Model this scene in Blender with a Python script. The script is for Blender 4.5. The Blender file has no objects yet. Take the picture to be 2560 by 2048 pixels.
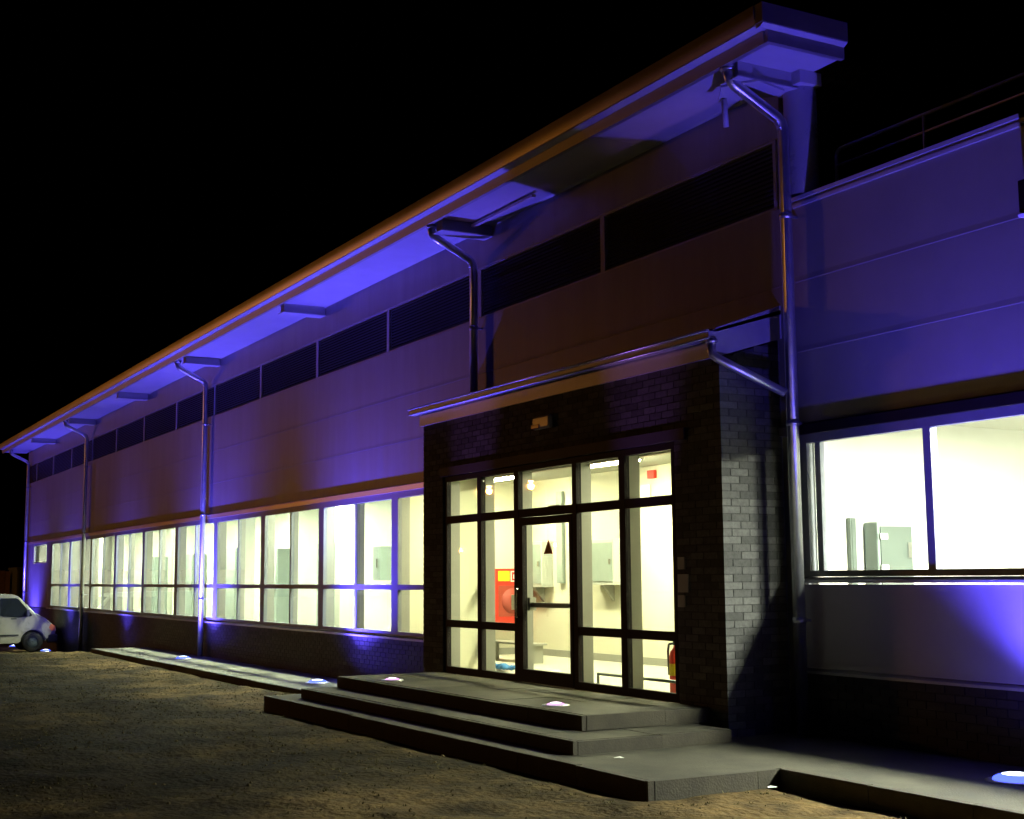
import bpy, bmesh, math, random
from mathutils import Vector, Matrix, noise
random.seed(7)
S = bpy.context.scene
COL = S.collection

# ------------------------------------------------------------------ camera
yaw, pitch, roll = 1.0649, 0.1242, -0.0073
fw = Vector((-math.sin(yaw)*math.cos(pitch), math.cos(yaw)*math.cos(pitch), math.sin(pitch)))
rt = Vector((math.cos(yaw), math.sin(yaw), 0)); up = rt.cross(fw)
r2 = math.cos(roll)*rt + math.sin(roll)*up; u2 = -math.sin(roll)*rt + math.cos(roll)*up
cd = bpy.data.cameras.new('camera'); cam = bpy.data.objects.new('camera', cd); COL.objects.link(cam)
cd.sensor_width = 36; cd.sensor_fit = 'HORIZONTAL'; cd.lens = 36*3366.83/2560
cd.clip_start = 0.05; cd.clip_end = 2000
M = Matrix((r2, u2, -fw)).transposed().to_4x4(); M.translation = (10.6734, -9.0799, 1.4877)
cam.matrix_world = M
S.camera = cam

# ------------------------------------------------------------------ night sky
W = bpy.data.worlds.new('World'); S.world = W; W.use_nodes = True
nt = W.node_tree
sky = nt.nodes.new('ShaderNodeTexSky'); sky.sky_type = 'NISHITA'; sky.sun_disc = False
sky.sun_elevation = math.radians(-8); sky.sun_rotation = math.radians(200)
nt.links.new(sky.outputs[0], nt.nodes['Background'].inputs[0])
nt.nodes['Background'].inputs[1].default_value = 0.02

S.view_settings.view_transform = 'Standard'; S.view_settings.look = 'None'
S.view_settings.exposure = 0.0; S.view_settings.gamma = 1.0; S.view_settings.use_curve_mapping = False
S.render.engine = 'CYCLES'
cy = S.cycles
cy.use_denoising = True; cy.use_light_tree = True
cy.max_bounces = 7; cy.diffuse_bounces = 4; cy.glossy_bounces = 4; cy.transparent_max_bounces = 16
cy.sample_clamp_indirect = 6.0; cy.caustics_reflective = False; cy.caustics_refractive = False

BLUE = (0.100, 0.068, 1.0)
UP_P = 3300.0          # blue ground spots
SODIUM = (1.0, 0.36, 0.055)
STREET_P = 3200.0

# ------------------------------------------------------------------ materials
MATS = {}
def mat(name, col, rough=.6, metal=0., spec=.5, var=0., vscale=4., bump=0., bscale=40., rnd=0., col2=None, stretch=None, emit=None, es=0., fine=0.):
    m = bpy.data.materials.new(name); m.use_nodes = True; t = m.node_tree; N = t.nodes; L = t.links
    b = N['Principled BSDF']
    b.inputs['Base Color'].default_value = (*col, 1); b.inputs['Roughness'].default_value = rough
    b.inputs['Metallic'].default_value = metal; b.inputs['Specular IOR Level'].default_value = spec
    tc = N.new('ShaderNodeTexCoord'); vec = tc.outputs['Object']
    geo = N.new('ShaderNodeNewGeometry')
    if stretch:
        mp = N.new('ShaderNodeMapping'); L.new(geo.outputs['Position'], mp.inputs[0]); mp.inputs['Scale'].default_value = stretch; pos = mp.outputs[0]
    else: pos = geo.outputs['Position']
    last = None
    if var > 0 or col2:
        n = N.new('ShaderNodeTexNoise'); n.inputs['Scale'].default_value = vscale; n.inputs['Detail'].default_value = 6; n.inputs['Roughness'].default_value = .65
        L.new(pos, n.inputs['Vector'])
        r = N.new('ShaderNodeValToRGB'); c2 = col2 or tuple(c*(1-var) for c in col); c1 = col if col2 else tuple(min(1, c*(1+var)) for c in col)
        r.color_ramp.elements[0].position = .32; r.color_ramp.elements[1].position = .68
        r.color_ramp.elements[0].color = (*c2, 1); r.color_ramp.elements[1].color = (*c1, 1)
        L.new(n.outputs['Fac'], r.inputs[0]); last = r.outputs[0]
        rr = N.new('ShaderNodeMapRange'); rr.inputs['To Min'].default_value = max(.05, rough-.08); rr.inputs['To Max'].default_value = min(1, rough+.1)
        L.new(n.outputs['Fac'], rr.inputs[0]); L.new(rr.outputs[0], b.inputs['Roughness'])
    if rnd > 0:
        oi = N.new('ShaderNodeObjectInfo'); ad = N.new('ShaderNodeMath'); ad.operation = 'ADD'
        L.new(oi.outputs['Random'], ad.inputs[0]); L.new(geo.outputs['Random Per Island'], ad.inputs[1])
        fr = N.new('ShaderNodeMath'); fr.operation = 'FRACT'; L.new(ad.outputs[0], fr.inputs[0])
        mr = N.new('ShaderNodeMapRange'); mr.inputs['To Min'].default_value = 1-rnd; mr.inputs['To Max'].default_value = 1+rnd; L.new(fr.outputs[0], mr.inputs[0])
        mx = N.new('ShaderNodeMix'); mx.data_type = 'RGBA'; mx.blend_type = 'MULTIPLY'; mx.inputs[0].default_value = 1
        if last is None:
            mx.inputs[6].default_value = (*col, 1)
        else: L.new(last, mx.inputs[6])
        L.new(mr.outputs[0], mx.inputs[7]); last = mx.outputs[2]
    if last is not None: L.new(last, b.inputs['Base Color'])
    if bump > 0:
        n2 = N.new('ShaderNodeTexNoise'); n2.inputs['Scale'].default_value = bscale; n2.inputs['Detail'].default_value = 5; L.new(pos, n2.inputs['Vector'])
        bp = N.new('ShaderNodeBump'); bp.inputs['Strength'].default_value = bump; bp.inputs['Distance'].default_value = .02
        L.new(n2.outputs['Fac'], bp.inputs['Height']); L.new(bp.outputs[0], b.inputs['Normal'])
    if emit:
        b.inputs['Emission Color'].default_value = (*emit, 1); b.inputs['Emission Strength'].default_value = es
    MATS[name] = m; return m

mat('cladding', (.30, .285, .29), .42, 0., .5, var=.13, vscale=1.6, stretch=(1.6, 1.6, .22), bump=.06, bscale=9, rnd=.05)
mat('cladding_wing', (.40, .39, .41), .45, 0., .5, var=.08, vscale=1.0, bump=.05, bscale=9, rnd=.04)
mat('soffit', (.52, .52, .54), .5, 0., .5, var=.07, vscale=2.)
mat('louvre', (.15, .15, .16), .4, .2, var=.15, vscale=3)
mat('louvre_frame', (.42, .42, .44), .4)
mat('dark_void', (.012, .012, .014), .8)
mat('fascia', (.60, .53, .48), .37, .85, var=.10, vscale=2.2, stretch=(.25, 1, 2))
mat('fascia_low', (.42, .40, .38), .45, .6, var=.10, vscale=2.2, stretch=(.25, 1, 2))
mat('roof', (.10, .10, .11), .6, var=.1)
mat('galvanised', (.70, .71, .74), .32, .9, var=.10, vscale=7)
mat('pipe_joint', (.50, .51, .55), .35, .85, var=.1, vscale=9)
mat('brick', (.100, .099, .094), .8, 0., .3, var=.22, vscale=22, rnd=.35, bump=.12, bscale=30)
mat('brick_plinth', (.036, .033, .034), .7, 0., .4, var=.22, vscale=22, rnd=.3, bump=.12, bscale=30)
mat('mortar', (.055, .053, .052), .95, bump=.4, bscale=80, var=.2, vscale=30)
mat('frame_dark', (.013, .010, .012), .6, 0., .12, var=.15, vscale=5)
mat('frame_grey', (.20, .21, .24), .4, 0., .5, var=.1, vscale=5)
mat('frame_inner', (.30, .30, .27), .55)
mat('sill', (.42, .42, .43), .4, .3, var=.12, vscale=4)
mat('concrete', (.062, .056, .036), .85, var=.42, vscale=1.7, bump=.3, bscale=60, rnd=.05)
mat('paving', (.21, .208, .165), .85, var=.3, vscale=1.3, bump=.3, bscale=70, rnd=.07)
mat('kerb', (.050, .043, .028), .85, var=.3, vscale=4, bump=.3, bscale=60, rnd=.12)
mat('brown_edge', (.12, .05, .03), .8, var=.3, vscale=5)
mat('wall_white', (.78, .78, .70), .7, var=.03, vscale=2)
mat('wall_cream', (.74, .72, .56), .7, var=.03, vscale=2)
mat('wall_hall', (.74, .76, .64), .7, var=.05, vscale=2)
mat('ceiling', (.72, .72, .66), .8)
mat('floor_tile', (.60, .58, .48), .35, var=.06, vscale=3)
mat('skirting', (.30, .30, .26), .5)
mat('cabinet_grey', (.30, .36, .33), .4, 0., .5, var=.06, vscale=4)
mat('cabinet_edge', (.55, .57, .52), .4)
mat('chrome', (.7, .7, .7), .2, 1.)
mat('red_paint', (.62, .035, .018), .4, var=.06)
mat('red_dark', (.33, .05, .03), .35)
mat('red_hose', (.35, .06, .04), .6)
mat('yellow_paint', (.80, .60, .02), .5)
mat('white_paint', (.8, .8, .78), .45)
mat('sign_red', (.36, .05, .02), .5)
mat('black_rubber', (.02, .02, .02), .7, var=.2)
mat('blue_cloth', (.05, .20, .48), .8, var=.3, vscale=20)
mat('van_white', (.27, .26, .22), .28, 0., .5, var=.10, vscale=3)
mat('van_glass', (.012, .016, .018), .06, 0., .7)
mat('van_black', (.018, .02, .02), .6)
mat('amber_lens_and_glint', (.55, .14, .06), .2)
mat('lens_clear', (.55, .55, .55), .15, .2)
mat('fence_board', (.32, .22, .14), .8, var=.25, vscale=3, rnd=.2)
mat('container', (.10, .13, .15), .6, var=.2)
mat('railing', (.45, .44, .42), .45, .3)
mat('bulkhead', (.45, .45, .48), .25, 0., .6)
mat('fixture', (.75, .75, .72), .5)
mat('lamp_pole', (.25, .25, .25), .5, .6)
mat('coping', (.45, .45, .47), .38, .2, var=.08)
mat('column_paint', (.42, .42, .45), .28, .1, var=.05)
mat('cabinet_dark', (.10, .125, .11), .45, 0., .4, var=.06, vscale=4)
mat('lintel_dark', (.055, .05, .06), .6, 0., .2, var=.15, vscale=4)
mat('paper', (.5, .5, .46), .7)

def mat_emit(name, col, s):
    m = bpy.data.materials.new(name); m.use_nodes = True; t = m.node_tree
    t.nodes.remove(t.nodes['Principled BSDF']); e = t.nodes.new('ShaderNodeEmission')
    e.inputs[0].default_value = (*col, 1); e.inputs[1].default_value = s
    t.links.new(e.outputs[0], t.nodes['Material Output'].inputs[0]); MATS[name] = m
mat_emit('glow_lobby', (1.0, .95, .60), 250.)
mat_emit('glow_hall', (.95, 1.0, .74), 390.)
mat_emit('glow_wing', (1.0, 1.0, .86), 470.)
mat_emit('glow_lens', (.07, .11, 1.0), 3.0)
mat_emit('glow_core', (.75, .85, 1.0), 6.)
mat_emit('glow_core_pink', (1.0, .85, 1.0), 3.)
mat_emit('glow_lens_pink', (.9, .45, .9), 1.5)
mat_emit('glow_sodium', (1.0, .50, .16), 160.)

def mat_glass():
    m = bpy.data.materials.new('window_glass'); m.use_nodes = True; t = m.node_tree; N = t.nodes; L = t.links
    N.remove(N['Principled BSDF'])
    tr = N.new('ShaderNodeBsdfTransparent'); tr.inputs[0].default_value = (.93, .96, .93, 1)
    gl = N.new('ShaderNodeBsdfGlossy'); gl.inputs['Roughness'].default_value = .012
    fr = N.new('ShaderNodeFresnel'); ge = N.new('ShaderNodeNewGeometry'); mr = N.new('ShaderNodeMapRange')
    mr.inputs['To Min'].default_value = 1.5; mr.inputs['To Max'].default_value = 1/1.5; L.new(ge.outputs['Backfacing'], mr.inputs[0]); L.new(mr.outputs[0], fr.inputs[0])
    mx = N.new('ShaderNodeMixShader'); L.new(fr.outputs[0], mx.inputs[0]); L.new(tr.outputs[0], mx.inputs[1]); L.new(gl.outputs[0], mx.inputs[2])
    L.new(mx.outputs[0], N['Material Output'].inputs[0]); MATS['window_glass'] = m
mat_glass()

def mat_ground():
    m = bpy.data.materials.new('ground'); m.use_nodes = True; t = m.node_tree; N = t.nodes; L = t.links; b = N['Principled BSDF']
    geo = N.new('ShaderNodeNewGeometry')
    n1 = N.new('ShaderNodeTexNoise'); n1.inputs['Scale'].default_value = .42; n1.inputs['Detail'].default_value = 9; n1.inputs['Roughness'].default_value = .68
    n2 = N.new('ShaderNodeTexNoise'); n2.inputs['Scale'].default_value = 7; n2.inputs['Detail'].default_value = 8; n2.inputs['Roughness'].default_value = .75
    L.new(geo.outputs['Position'], n1.inputs['Vector']); L.new(geo.outputs['Position'], n2.inputs['Vector'])
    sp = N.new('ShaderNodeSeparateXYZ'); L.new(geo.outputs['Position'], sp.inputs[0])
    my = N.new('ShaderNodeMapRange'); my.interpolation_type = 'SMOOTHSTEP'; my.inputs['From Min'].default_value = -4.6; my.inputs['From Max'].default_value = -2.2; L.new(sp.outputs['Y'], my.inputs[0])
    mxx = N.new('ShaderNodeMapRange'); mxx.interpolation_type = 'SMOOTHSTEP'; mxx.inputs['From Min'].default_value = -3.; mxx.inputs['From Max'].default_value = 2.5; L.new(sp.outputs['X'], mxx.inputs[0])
    mm_ = N.new('ShaderNodeMath'); mm_.operation = 'MAXIMUM'; L.new(my.outputs[0], mm_.inputs[0]); L.new(mxx.outputs[0], mm_.inputs[1])  # sandy margins lighter, middle darker: window-light falloff put into the soil colour
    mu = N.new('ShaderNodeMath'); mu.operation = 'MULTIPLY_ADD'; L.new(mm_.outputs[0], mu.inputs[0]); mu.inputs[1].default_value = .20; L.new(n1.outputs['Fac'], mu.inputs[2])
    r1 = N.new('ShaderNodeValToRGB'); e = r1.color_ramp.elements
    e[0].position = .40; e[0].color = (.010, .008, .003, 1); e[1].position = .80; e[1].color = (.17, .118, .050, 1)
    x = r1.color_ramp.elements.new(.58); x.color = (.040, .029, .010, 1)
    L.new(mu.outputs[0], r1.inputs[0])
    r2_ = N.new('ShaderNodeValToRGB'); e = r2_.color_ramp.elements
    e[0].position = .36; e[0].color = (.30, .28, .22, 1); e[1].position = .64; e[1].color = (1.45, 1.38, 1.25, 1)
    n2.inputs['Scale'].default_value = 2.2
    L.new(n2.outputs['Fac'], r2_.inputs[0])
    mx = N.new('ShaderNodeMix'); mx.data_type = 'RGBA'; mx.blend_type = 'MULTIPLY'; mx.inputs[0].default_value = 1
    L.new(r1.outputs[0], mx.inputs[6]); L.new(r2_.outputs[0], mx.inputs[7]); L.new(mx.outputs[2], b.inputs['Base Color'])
    b.inputs['Roughness'].default_value = .95; b.inputs['Specular IOR Level'].default_value = .15
    n3 = N.new('ShaderNodeTexNoise'); n3.inputs['Scale'].default_value = 16; n3.inputs['Detail'].default_value = 8; L.new(geo.outputs['Position'], n3.inputs['Vector'])
    bp = N.new('ShaderNodeBump'); bp.inputs['Strength'].default_value = .8; bp.inputs['Distance'].default_value = .05
    L.new(n3.outputs['Fac'], bp.inputs['Height']); L.new(bp.outputs[0], b.inputs['Normal']); MATS['ground'] = m
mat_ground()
mat('grass', (.085, .07, .026), .9, 0., .2, rnd=.45)
mat('soil', (.09, .068, .032), .95, 0., .2, rnd=.35)

# ------------------------------------------------------------------ builders
ORG = {}
class MB:
    def __init__(s): s.v = []; s.f = []; s.sm = []
    def add(s, v, f, smooth=False):
        o = len(s.v); s.v += [tuple(p) for p in v]; s.f += [tuple(i+o for i in q) for q in f]; s.sm += [smooth]*len(f); return s
    def box(s, x0, x1, y0, y1, z0, z1):
        v = [(x0,y0,z0),(x1,y0,z0),(x1,y1,z0),(x0,y1,z0),(x0,y0,z1),(x1,y0,z1),(x1,y1,z1),(x0,y1,z1)]
        return s.add(v, [(0,3,2,1),(4,5,6,7),(0,1,5,4),(1,2,6,5),(2,3,7,6),(3,0,4,7)])
    def prism_x(s, poly, x0, x1, smooth=False):   # polygon of (y,z)
        n = len(poly); v = [(x0,y,z) for y,z in poly]+[(x1,y,z) for y,z in poly]
        f = [tuple(range(n)), tuple(range(2*n-1, n-1, -1))]
        o = len(s.v); s.v += v; s.f += [tuple(i+o for i in q) for q in f]; s.sm += [False, False]
        for i in range(n):
            j = (i+1) % n; s.f.append((o+i, o+n+i, o+n+j, o+j)); s.sm.append(smooth)
        return s
    def prism_y(s, poly, y0, y1):   # polygon of (x,z)
        n = len(poly); v = [(x,y0,z) for x,z in poly]+[(x,y1,z) for x,z in poly]
        return s.add(v, [tuple(range(n)), tuple(range(2*n-1, n-1, -1))]+[(i, n+i, n+(i+1)%n, (i+1)%n) for i in range(n)])
    def prism_z(s, poly, z0, z1):
        n = len(poly); v = [(x,y,z0) for x,y in poly]+[(x,y,z1) for x,y in poly]
        return s.add(v, [tuple(range(n-1,-1,-1)), tuple(range(n, 2*n))]+[(i, (i+1)%n, n+(i+1)%n, n+i) for i in range(n)])
    def tube(s, path, r, n=16, caps=True):
        P = [Vector(p) for p in path]; rings = []
        if len(P) > 2 and not isinstance(r, (list, tuple)):      # extra rings keep straight runs straight when smooth shaded
            Q = [P[0]]
            for i in range(1, len(P)-1):
                a_, b_ = P[i-1]-P[i], P[i+1]-P[i]; k_ = min(r*.5, a_.length*.3, b_.length*.3)
                Q += [P[i]+a_.normalized()*k_*1.25, P[i]+a_.normalized()*k_, P[i]+b_.normalized()*k_, P[i]+b_.normalized()*k_*1.25]
            P = Q+[P[-1]]
        for i, p in enumerate(P):
            if i == 0: d = (P[1]-P[0]).normalized()
            elif i == len(P)-1: d = (P[-1]-P[-2]).normalized()
            else: d = ((P[i]-P[i-1]).normalized()+(P[i+1]-P[i]).normalized()).normalized()
            ref = Vector((1,0,0)) if abs(d.x) < .9 else Vector((0,0,1))
            a = d.cross(ref).normalized(); b = d.cross(a).normalized()
            k = 1.
            if 0 < i < len(P)-1:
                c = (P[i]-P[i-1]).normalized().dot(d); k = 1/max(.5, c)
            rr = r[i] if isinstance(r, (list, tuple)) else r
            ring = []
            for q in range(n):
                t = 2*math.pi*q/n; off = a*math.cos(t)+b*math.sin(t)
                if k > 1:
                    mdir = ((P[i+1]-P[i]).normalized()-(P[i]-P[i-1]).normalized())
                    if mdir.length > 1e-6:
                        mdir.normalize(); off = off + mdir*(off.dot(mdir))*(k-1)
                ring.append(p+off*rr)
            rings.append(ring)
        o = len(s.v)
        for rg in rings: s.v += [tuple(p) for p in rg]
        for i in range(len(rings)-1):
            for q in range(n):
                a = o+i*n+q; b = o+i*n+(q+1)%n; s.f.append((a, b, b+n, a+n)); s.sm.append(True)
        if caps:
            s.f.append(tuple(o+q for q in range(n-1,-1,-1))); s.sm.append(False)
            s.f.append(tuple(o+(len(rings)-1)*n+q for q in range(n))); s.sm.append(False)
        return s
    def lathe(s, prof, c, n=20, axis='z'):
        o = len(s.v)
        for r, h in prof:
            for q in range(n):
                t = 2*math.pi*q/n; a, b = r*math.cos(t), r*math.sin(t)
                p = {'z': (a,b,h), 'x': (h,a,b), 'y': (a,h,b)}[axis]
                s.v.append((c[0]+p[0], c[1]+p[1], c[2]+p[2]))
        for i in range(len(prof)-1):
            for q in range(n):
                a = o+i*n+q; b = o+i*n+(q+1)%n; s.f.append((a, b, b+n, a+n)); s.sm.append(True)
        return s
    def mesh(s, name, off=(0,0,0), fix=True):
        me = bpy.data.meshes.new(name); me.from_pydata([(x-off[0], y-off[1], z-off[2]) for x,y,z in s.v], [], s.f)
        me.polygons.foreach_set('use_smooth', s.sm)
        if fix:
            bm = bmesh.new(); bm.from_mesh(me); bmesh.ops.recalc_face_normals(bm, faces=bm.faces); bm.to_mesh(me); bm.free()
        me.update(); return me
    def build(s, name, m, parent=None, label=None, bevel=0., kind=None):
        off = ORG.get(parent.name, (0,0,0)) if parent else (0,0,0)
        me = s.mesh(name, off); me.materials.append(MATS[m])
        o = bpy.data.objects.new(name, me); COL.objects.link(o)
        if parent: o.parent = parent
        ORG[o.name] = off
        if label: o['label'] = label
        if kind: o['kind'] = kind
        if bevel > 0:
            b = o.modifiers.new('bevel', 'BEVEL'); b.width = bevel; b.segments = 2; b.limit_method = 'ANGLE'; b.angle_limit = .6
        return o
def B(*a): return MB().box(*a)
def thing(name, label, cat, loc, group=None):
    o = bpy.data.objects.new(name, None); COL.objects.link(o); o.location = loc; o.empty_display_size = .2
    o['label'] = label; o['category'] = cat
    if group: o['group'] = group
    ORG[o.name] = tuple(loc); return o
def tag(o, label, cat, group=None):
    o['label'] = label; o['category'] = cat
    if group: o['group'] = group
    return o
MC = {}
def piece(name, key, mk, m, parent, loc):      # alike pieces share mesh data
    if key not in MC:
        me = mk().mesh(name); me.materials.append(MATS[m]); MC[key] = me
    o = bpy.data.objects.new(name, MC[key]); COL.objects.link(o); o.parent = parent
    off = ORG[parent.name]; o.location = (loc[0]-off[0], loc[1]-off[1], loc[2]-off[2]); ORG[o.name] = tuple(loc)
    if name in ('kerb', 'edge_stone'):      # hand laid: never quite in line
        o.location.z += random.uniform(-.004, .002); o.rotation_euler = (random.uniform(-.004, .004), random.uniform(-.003, .003), random.uniform(-.003, .003))
    return o

# ------------------------------------------------------------------ ground
KX = [(-220,-1.6),(-60,-1.1),(-45,-.95),(-37,-.86),(-33,-.72),(-29,-.48),(-25.7,-.34),(-20,-.35),(-13,-.36),(-7,-.24),(0,-.2),(15,-.18),(220,-.1)]
def base_z(x):
    for (a,za),(b,zb) in zip(KX, KX[1:]):
        if a <= x <= b:
            t = (x-a)/(b-a); return za+(zb-za)*t
    return KX[0][1] if x < 0 else KX[-1][1]
def gz(x, y):
    z = base_z(x)
    a = min(1, max(0, (-1.55-y)/.7)) if x < -7.1 else (min(1, max(0, (-3.15-y)/.6)) if x < 2 else min(1, max(0, (-1.86-y)/.6)))
    n = noise.noise(Vector((x*.5, y*.5, 1)))*.06 + noise.noise(Vector((x*1.7, y*1.7, 5)))*.045 + noise.noise(Vector((x*5, y*5, 9)))*.016
    # heaped soil against the kerb of the long path
    h = 0.
    if -26 < x < -7.3 and -2.6 < y < -1.5: h = .06*max(0, noise.noise(Vector((x*.9, 3.1, 2)))+.25)*(1-abs(y+1.8)/.8 if abs(y+1.8) < .8 else 0)
    return z + n*(.25+.75*a) + h - (.03 if a < .2 else 0)
def spaced(a, b, fine0, fine1, ff, fc):
    xs = []; x = a
    while x < b:
        xs.append(x); d = 0 if fine0 <= x <= fine1 else min(abs(x-fine0), abs(x-fine1))
        x += min(fc, ff+d*.18)
    xs.append(b); return xs
gx = spaced(-220, 220, -26, 8, .11, 25); gy = spaced(-220, 220, -7.5, -1.5, .09, 25)
gm = MB(); nx, ny = len(gx), len(gy)
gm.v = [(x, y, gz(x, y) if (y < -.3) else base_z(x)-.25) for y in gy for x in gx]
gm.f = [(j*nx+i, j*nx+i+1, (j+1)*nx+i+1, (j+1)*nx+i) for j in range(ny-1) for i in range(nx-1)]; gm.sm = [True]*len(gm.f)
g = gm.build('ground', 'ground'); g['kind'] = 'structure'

def scatter(name, n, mk, m, label):
    mb = MB(); k = 0
    while k < n:
        t = random.random()**1.3
        x = 9-t*40; yl = -9.5 if x > -8 else -7
        y = random.uniform(yl, -1.6)
        if x > -7.2 and x < 2.1 and y > -3.2: continue
        if x >= 2.1 and y > -1.9: continue
        # keep to the view of the lawn and its margins
        if noise.noise(Vector((x*.6, y*.6, 3))) < random.uniform(-.5, .5): continue
        mk(mb, x, y, gz(x, y)); k += 1
    o = mb.build(name, m); o['kind'] = 'stuff'; o['label'] = label; o['category'] = name
    return o
def tuft(mb, x, y, z):
    for i in range(random.randint(4, 7)):
        a = random.uniform(0, 6.28); h = random.uniform(.006, .022); w = random.uniform(.004, .010); l = random.uniform(.02, .06)
        bx, by = x+random.uniform(-.03,.03), y+random.uniform(-.03,.03)
        c, s_ = math.cos(a), math.sin(a)
        mb.add([(bx-s_*w, by+c*w, z-.01), (bx+s_*w, by-c*w, z-.01), (bx+c*l, by+s_*l, z+h)], [(0,1,2)])
def clod(mb, x, y, z):
    r = random.uniform(.006, .026); v = []
    for a,b,c in [(1,0,0),(-1,0,0),(0,1,0),(0,-1,0),(0,0,.7),(0,0,-.5)]:
        q = r*random.uniform(.7, 1.3); v.append((x+a*q, y+b*q, z+c*q))
    mb.add(v, [(0,2,4),(2,1,4),(1,3,4),(3,0,4),(2,0,5),(1,2,5),(3,1,5),(0,3,5)])
scatter('grass', 6000, tuft, 'grass', 'short dry grass growing in patches over the brown lawn')
scatter('soil_clods', 2600, clod, 'soil', 'small brown clods of soil lying on the lawn')

# ------------------------------------------------------------------ paths and steps
pl = B(-25.7, -6.522, -1.43, -.03, -.9, -.2655).build('path', 'paving'); pl['kind'] = 'structure'
x = -25.7
while x < -7.2:
    l = min(1.0, -7.102-x); piece('kerb', ('kl', round(l,3)), lambda: B(0.004, l-.004, -.055, 0, -.6, 0), 'kerb', pl, (x, -1.436, -.262)); x += 1.0
# slab by the entrance and path along the wing
pr = MB().prism_z([(-7.1,-3.02),(1.885,-3.02),(1.885,-1.74),(9,-1.74),(9,-.03),(-6.52,-.03),(-6.52,-1.5),(-7.1,-1.5)], -.9, -.066).build('path', 'concrete'); pr['kind'] = 'structure'
x = -7.1
while x < 1.94:
    l = min(1.0, 1.945-x); piece('kerb', ('k3', round(l,3)), lambda: B(0.003, l-.003, -.056, 0, -.5, 0), 'kerb', pr, (x, -3.024, -.062)); x += 1.0
y = -3.02
while y < -1.81:
    l = min(1.0, -1.80-y); piece('kerb', ('k3y', round(l,3)), lambda: B(0, .056, 0.003, l-.003, -.5, 0), 'kerb', pr, (1.889, y, -.062)); y += 1.0
x = 1.95
while x < 8.9:
    piece('kerb', ('k4', 1), lambda: B(0.003, .997, -.056, 0, -.5, 0), 'kerb', pr, (x, -1.744, -.062)); x += 1.0
st = thing('entrance_steps', 'two dark concrete steps rising to the platform before the glazed entrance', 'steps', (-3.2, -2.0, -.066))
def step(x0, x1, y0, y1, z0, z1, mm):
    B(x0+.05, x1-.05, y0+.05, y1, z0+.004, z1-.008).build('step_core', mm, st)
    x = x0
    while x < x1-.01:
        l = min(1.03, x1-x); piece('edge_stone', ('e', round(l,3), round(z1-z0,3)), lambda: B(.002, l-.002, 0, .046, 0, z1-z0-.004), 'kerb', st, (x, y0, z0+.004)); x += 1.03
    for xx in (x0, x1-.046):
        y = y0+.05
        while y < y1-.01:
            l = min(.9, y1-y); piece('edge_stone', ('ey', round(l,3), round(z1-z0,3)), lambda: B(0, .046, .002, l-.002, 0, z1-z0-.004), 'kerb', st, (xx, y, z0+.004)); y += .9
    # treads of square slabs
    nx_ = max(1, round((x1-x0-.1)/.62)); ny_ = max(1, round((y1-y0-.05)/.74)); dx = (x1-x0-.1)/nx_; dy = (y1-y0-.06)/ny_
    for i in range(nx_):
        for j in range(ny_):
            piece('tread_slab', ('t', round(dx,3), round(dy,3)), lambda: B(.003, dx-.003, .003, dy-.003, 0, .006), mm, st, (x0+.05+i*dx, y0+.058+j*dy, z1-.004+random.uniform(-.0015,.0015)))
step(-6.53, .34, -2.765, -1.02, -.066, .055, 'concrete')
step(-6.45, -.27, -2.29, -.80, .055, .198, 'concrete')

# ------------------------------------------------------------------ main hall
XL, XR = -45.5, .12
hall = thing('factory_hall', 'long grey metal clad hall with ribbon windows and deep blue-lit eave', 'building', (-22, 2, -.3))
WM, XW0, XL0 = 3.3567, -36.5655, -36.8803
XJ = [XW0+WM*i for i in range(-1, 9)]
zS, zH = .5318, 2.8726
# plinth
pb = B(XL+.006, -6.95, .006, .24, -1.3, .50).build('plinth', 'mortar', hall)
def brick_rows(mb_or_parent, x0, x1, yf, z0, z1, stuff=True, phase=0):
    r = 0; z = z0
    while z+.066 <= z1+.001:
        x = x0-(.1125 if (r+phase) % 2 else 0)
        while x < x1:
            a, b = max(x, x0), min(x+.215, x1)
            if b-a > .03:
                if stuff: mb_or_parent.box(a, b, yf, yf+.09, z, z+.065)
                else: piece('brick', ('bx', round(b-a,3)), lambda: B(0, b-a, 0, .09, 0, .065), 'brick_plinth', mb_or_parent, (a, yf, z))
            x += .225
        z += .075; r += 1
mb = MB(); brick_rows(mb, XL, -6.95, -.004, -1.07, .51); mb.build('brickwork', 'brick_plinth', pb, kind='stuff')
# sill of the ribbon window
x = XJ[0]-.5
while x < -6.96:
    l = min(WM, -6.96-x)
    mb = MB(); mb.prism_x([(-.06,.505),(-.06,.535),(.08,.565),(.08,.505)], x+.002, x+l-.002); mb.build('window_sill', 'sill', hall); x += WM
# left end wall strip around small window
def clad(x0, x1, z0, z1, m='cladding', par=None, y=0.):
    lip = .0136 if m == 'cladding' else .0145
    o = MB().prism_x([(y-.0115,z0+.0010),(y-lip,z0+.008),(y-.012,z0+.06),(y-.012,z1-.0005),(y+.06,z1-.0005),(y+.06,z0+.0015)], x0+.0015, x1-.0015).build('cladding_panel', m, par or hall); return o
back = B(XL, XR, .065, .2, 2.98, 6.66).build('backing_wall', 'dark_void', hall)
MB().box(XL, XL+1.9, .065, .2, .5, 2.98).box(XL+1.9, XJ[0]-.95, .065, .2, .5, 2.16).box(XL+1.9, XJ[0]-.95, .065, .2, 2.87, 2.98).box(XJ[0]-.95, XJ[0]-.45, .065, .2, .5, 2.98).build('backing_wall', 'dark_void', hall)
clad(XL, XL+1.9, .53, 2.98); clad(XL+1.9, XJ[0]-.45, .53, 2.16); clad(XL+1.9, XJ[0]-.45, 2.87, 2.98)
clad(XJ[0]-.95, XJ[0]-.45, 2.16, 2.87)
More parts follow.
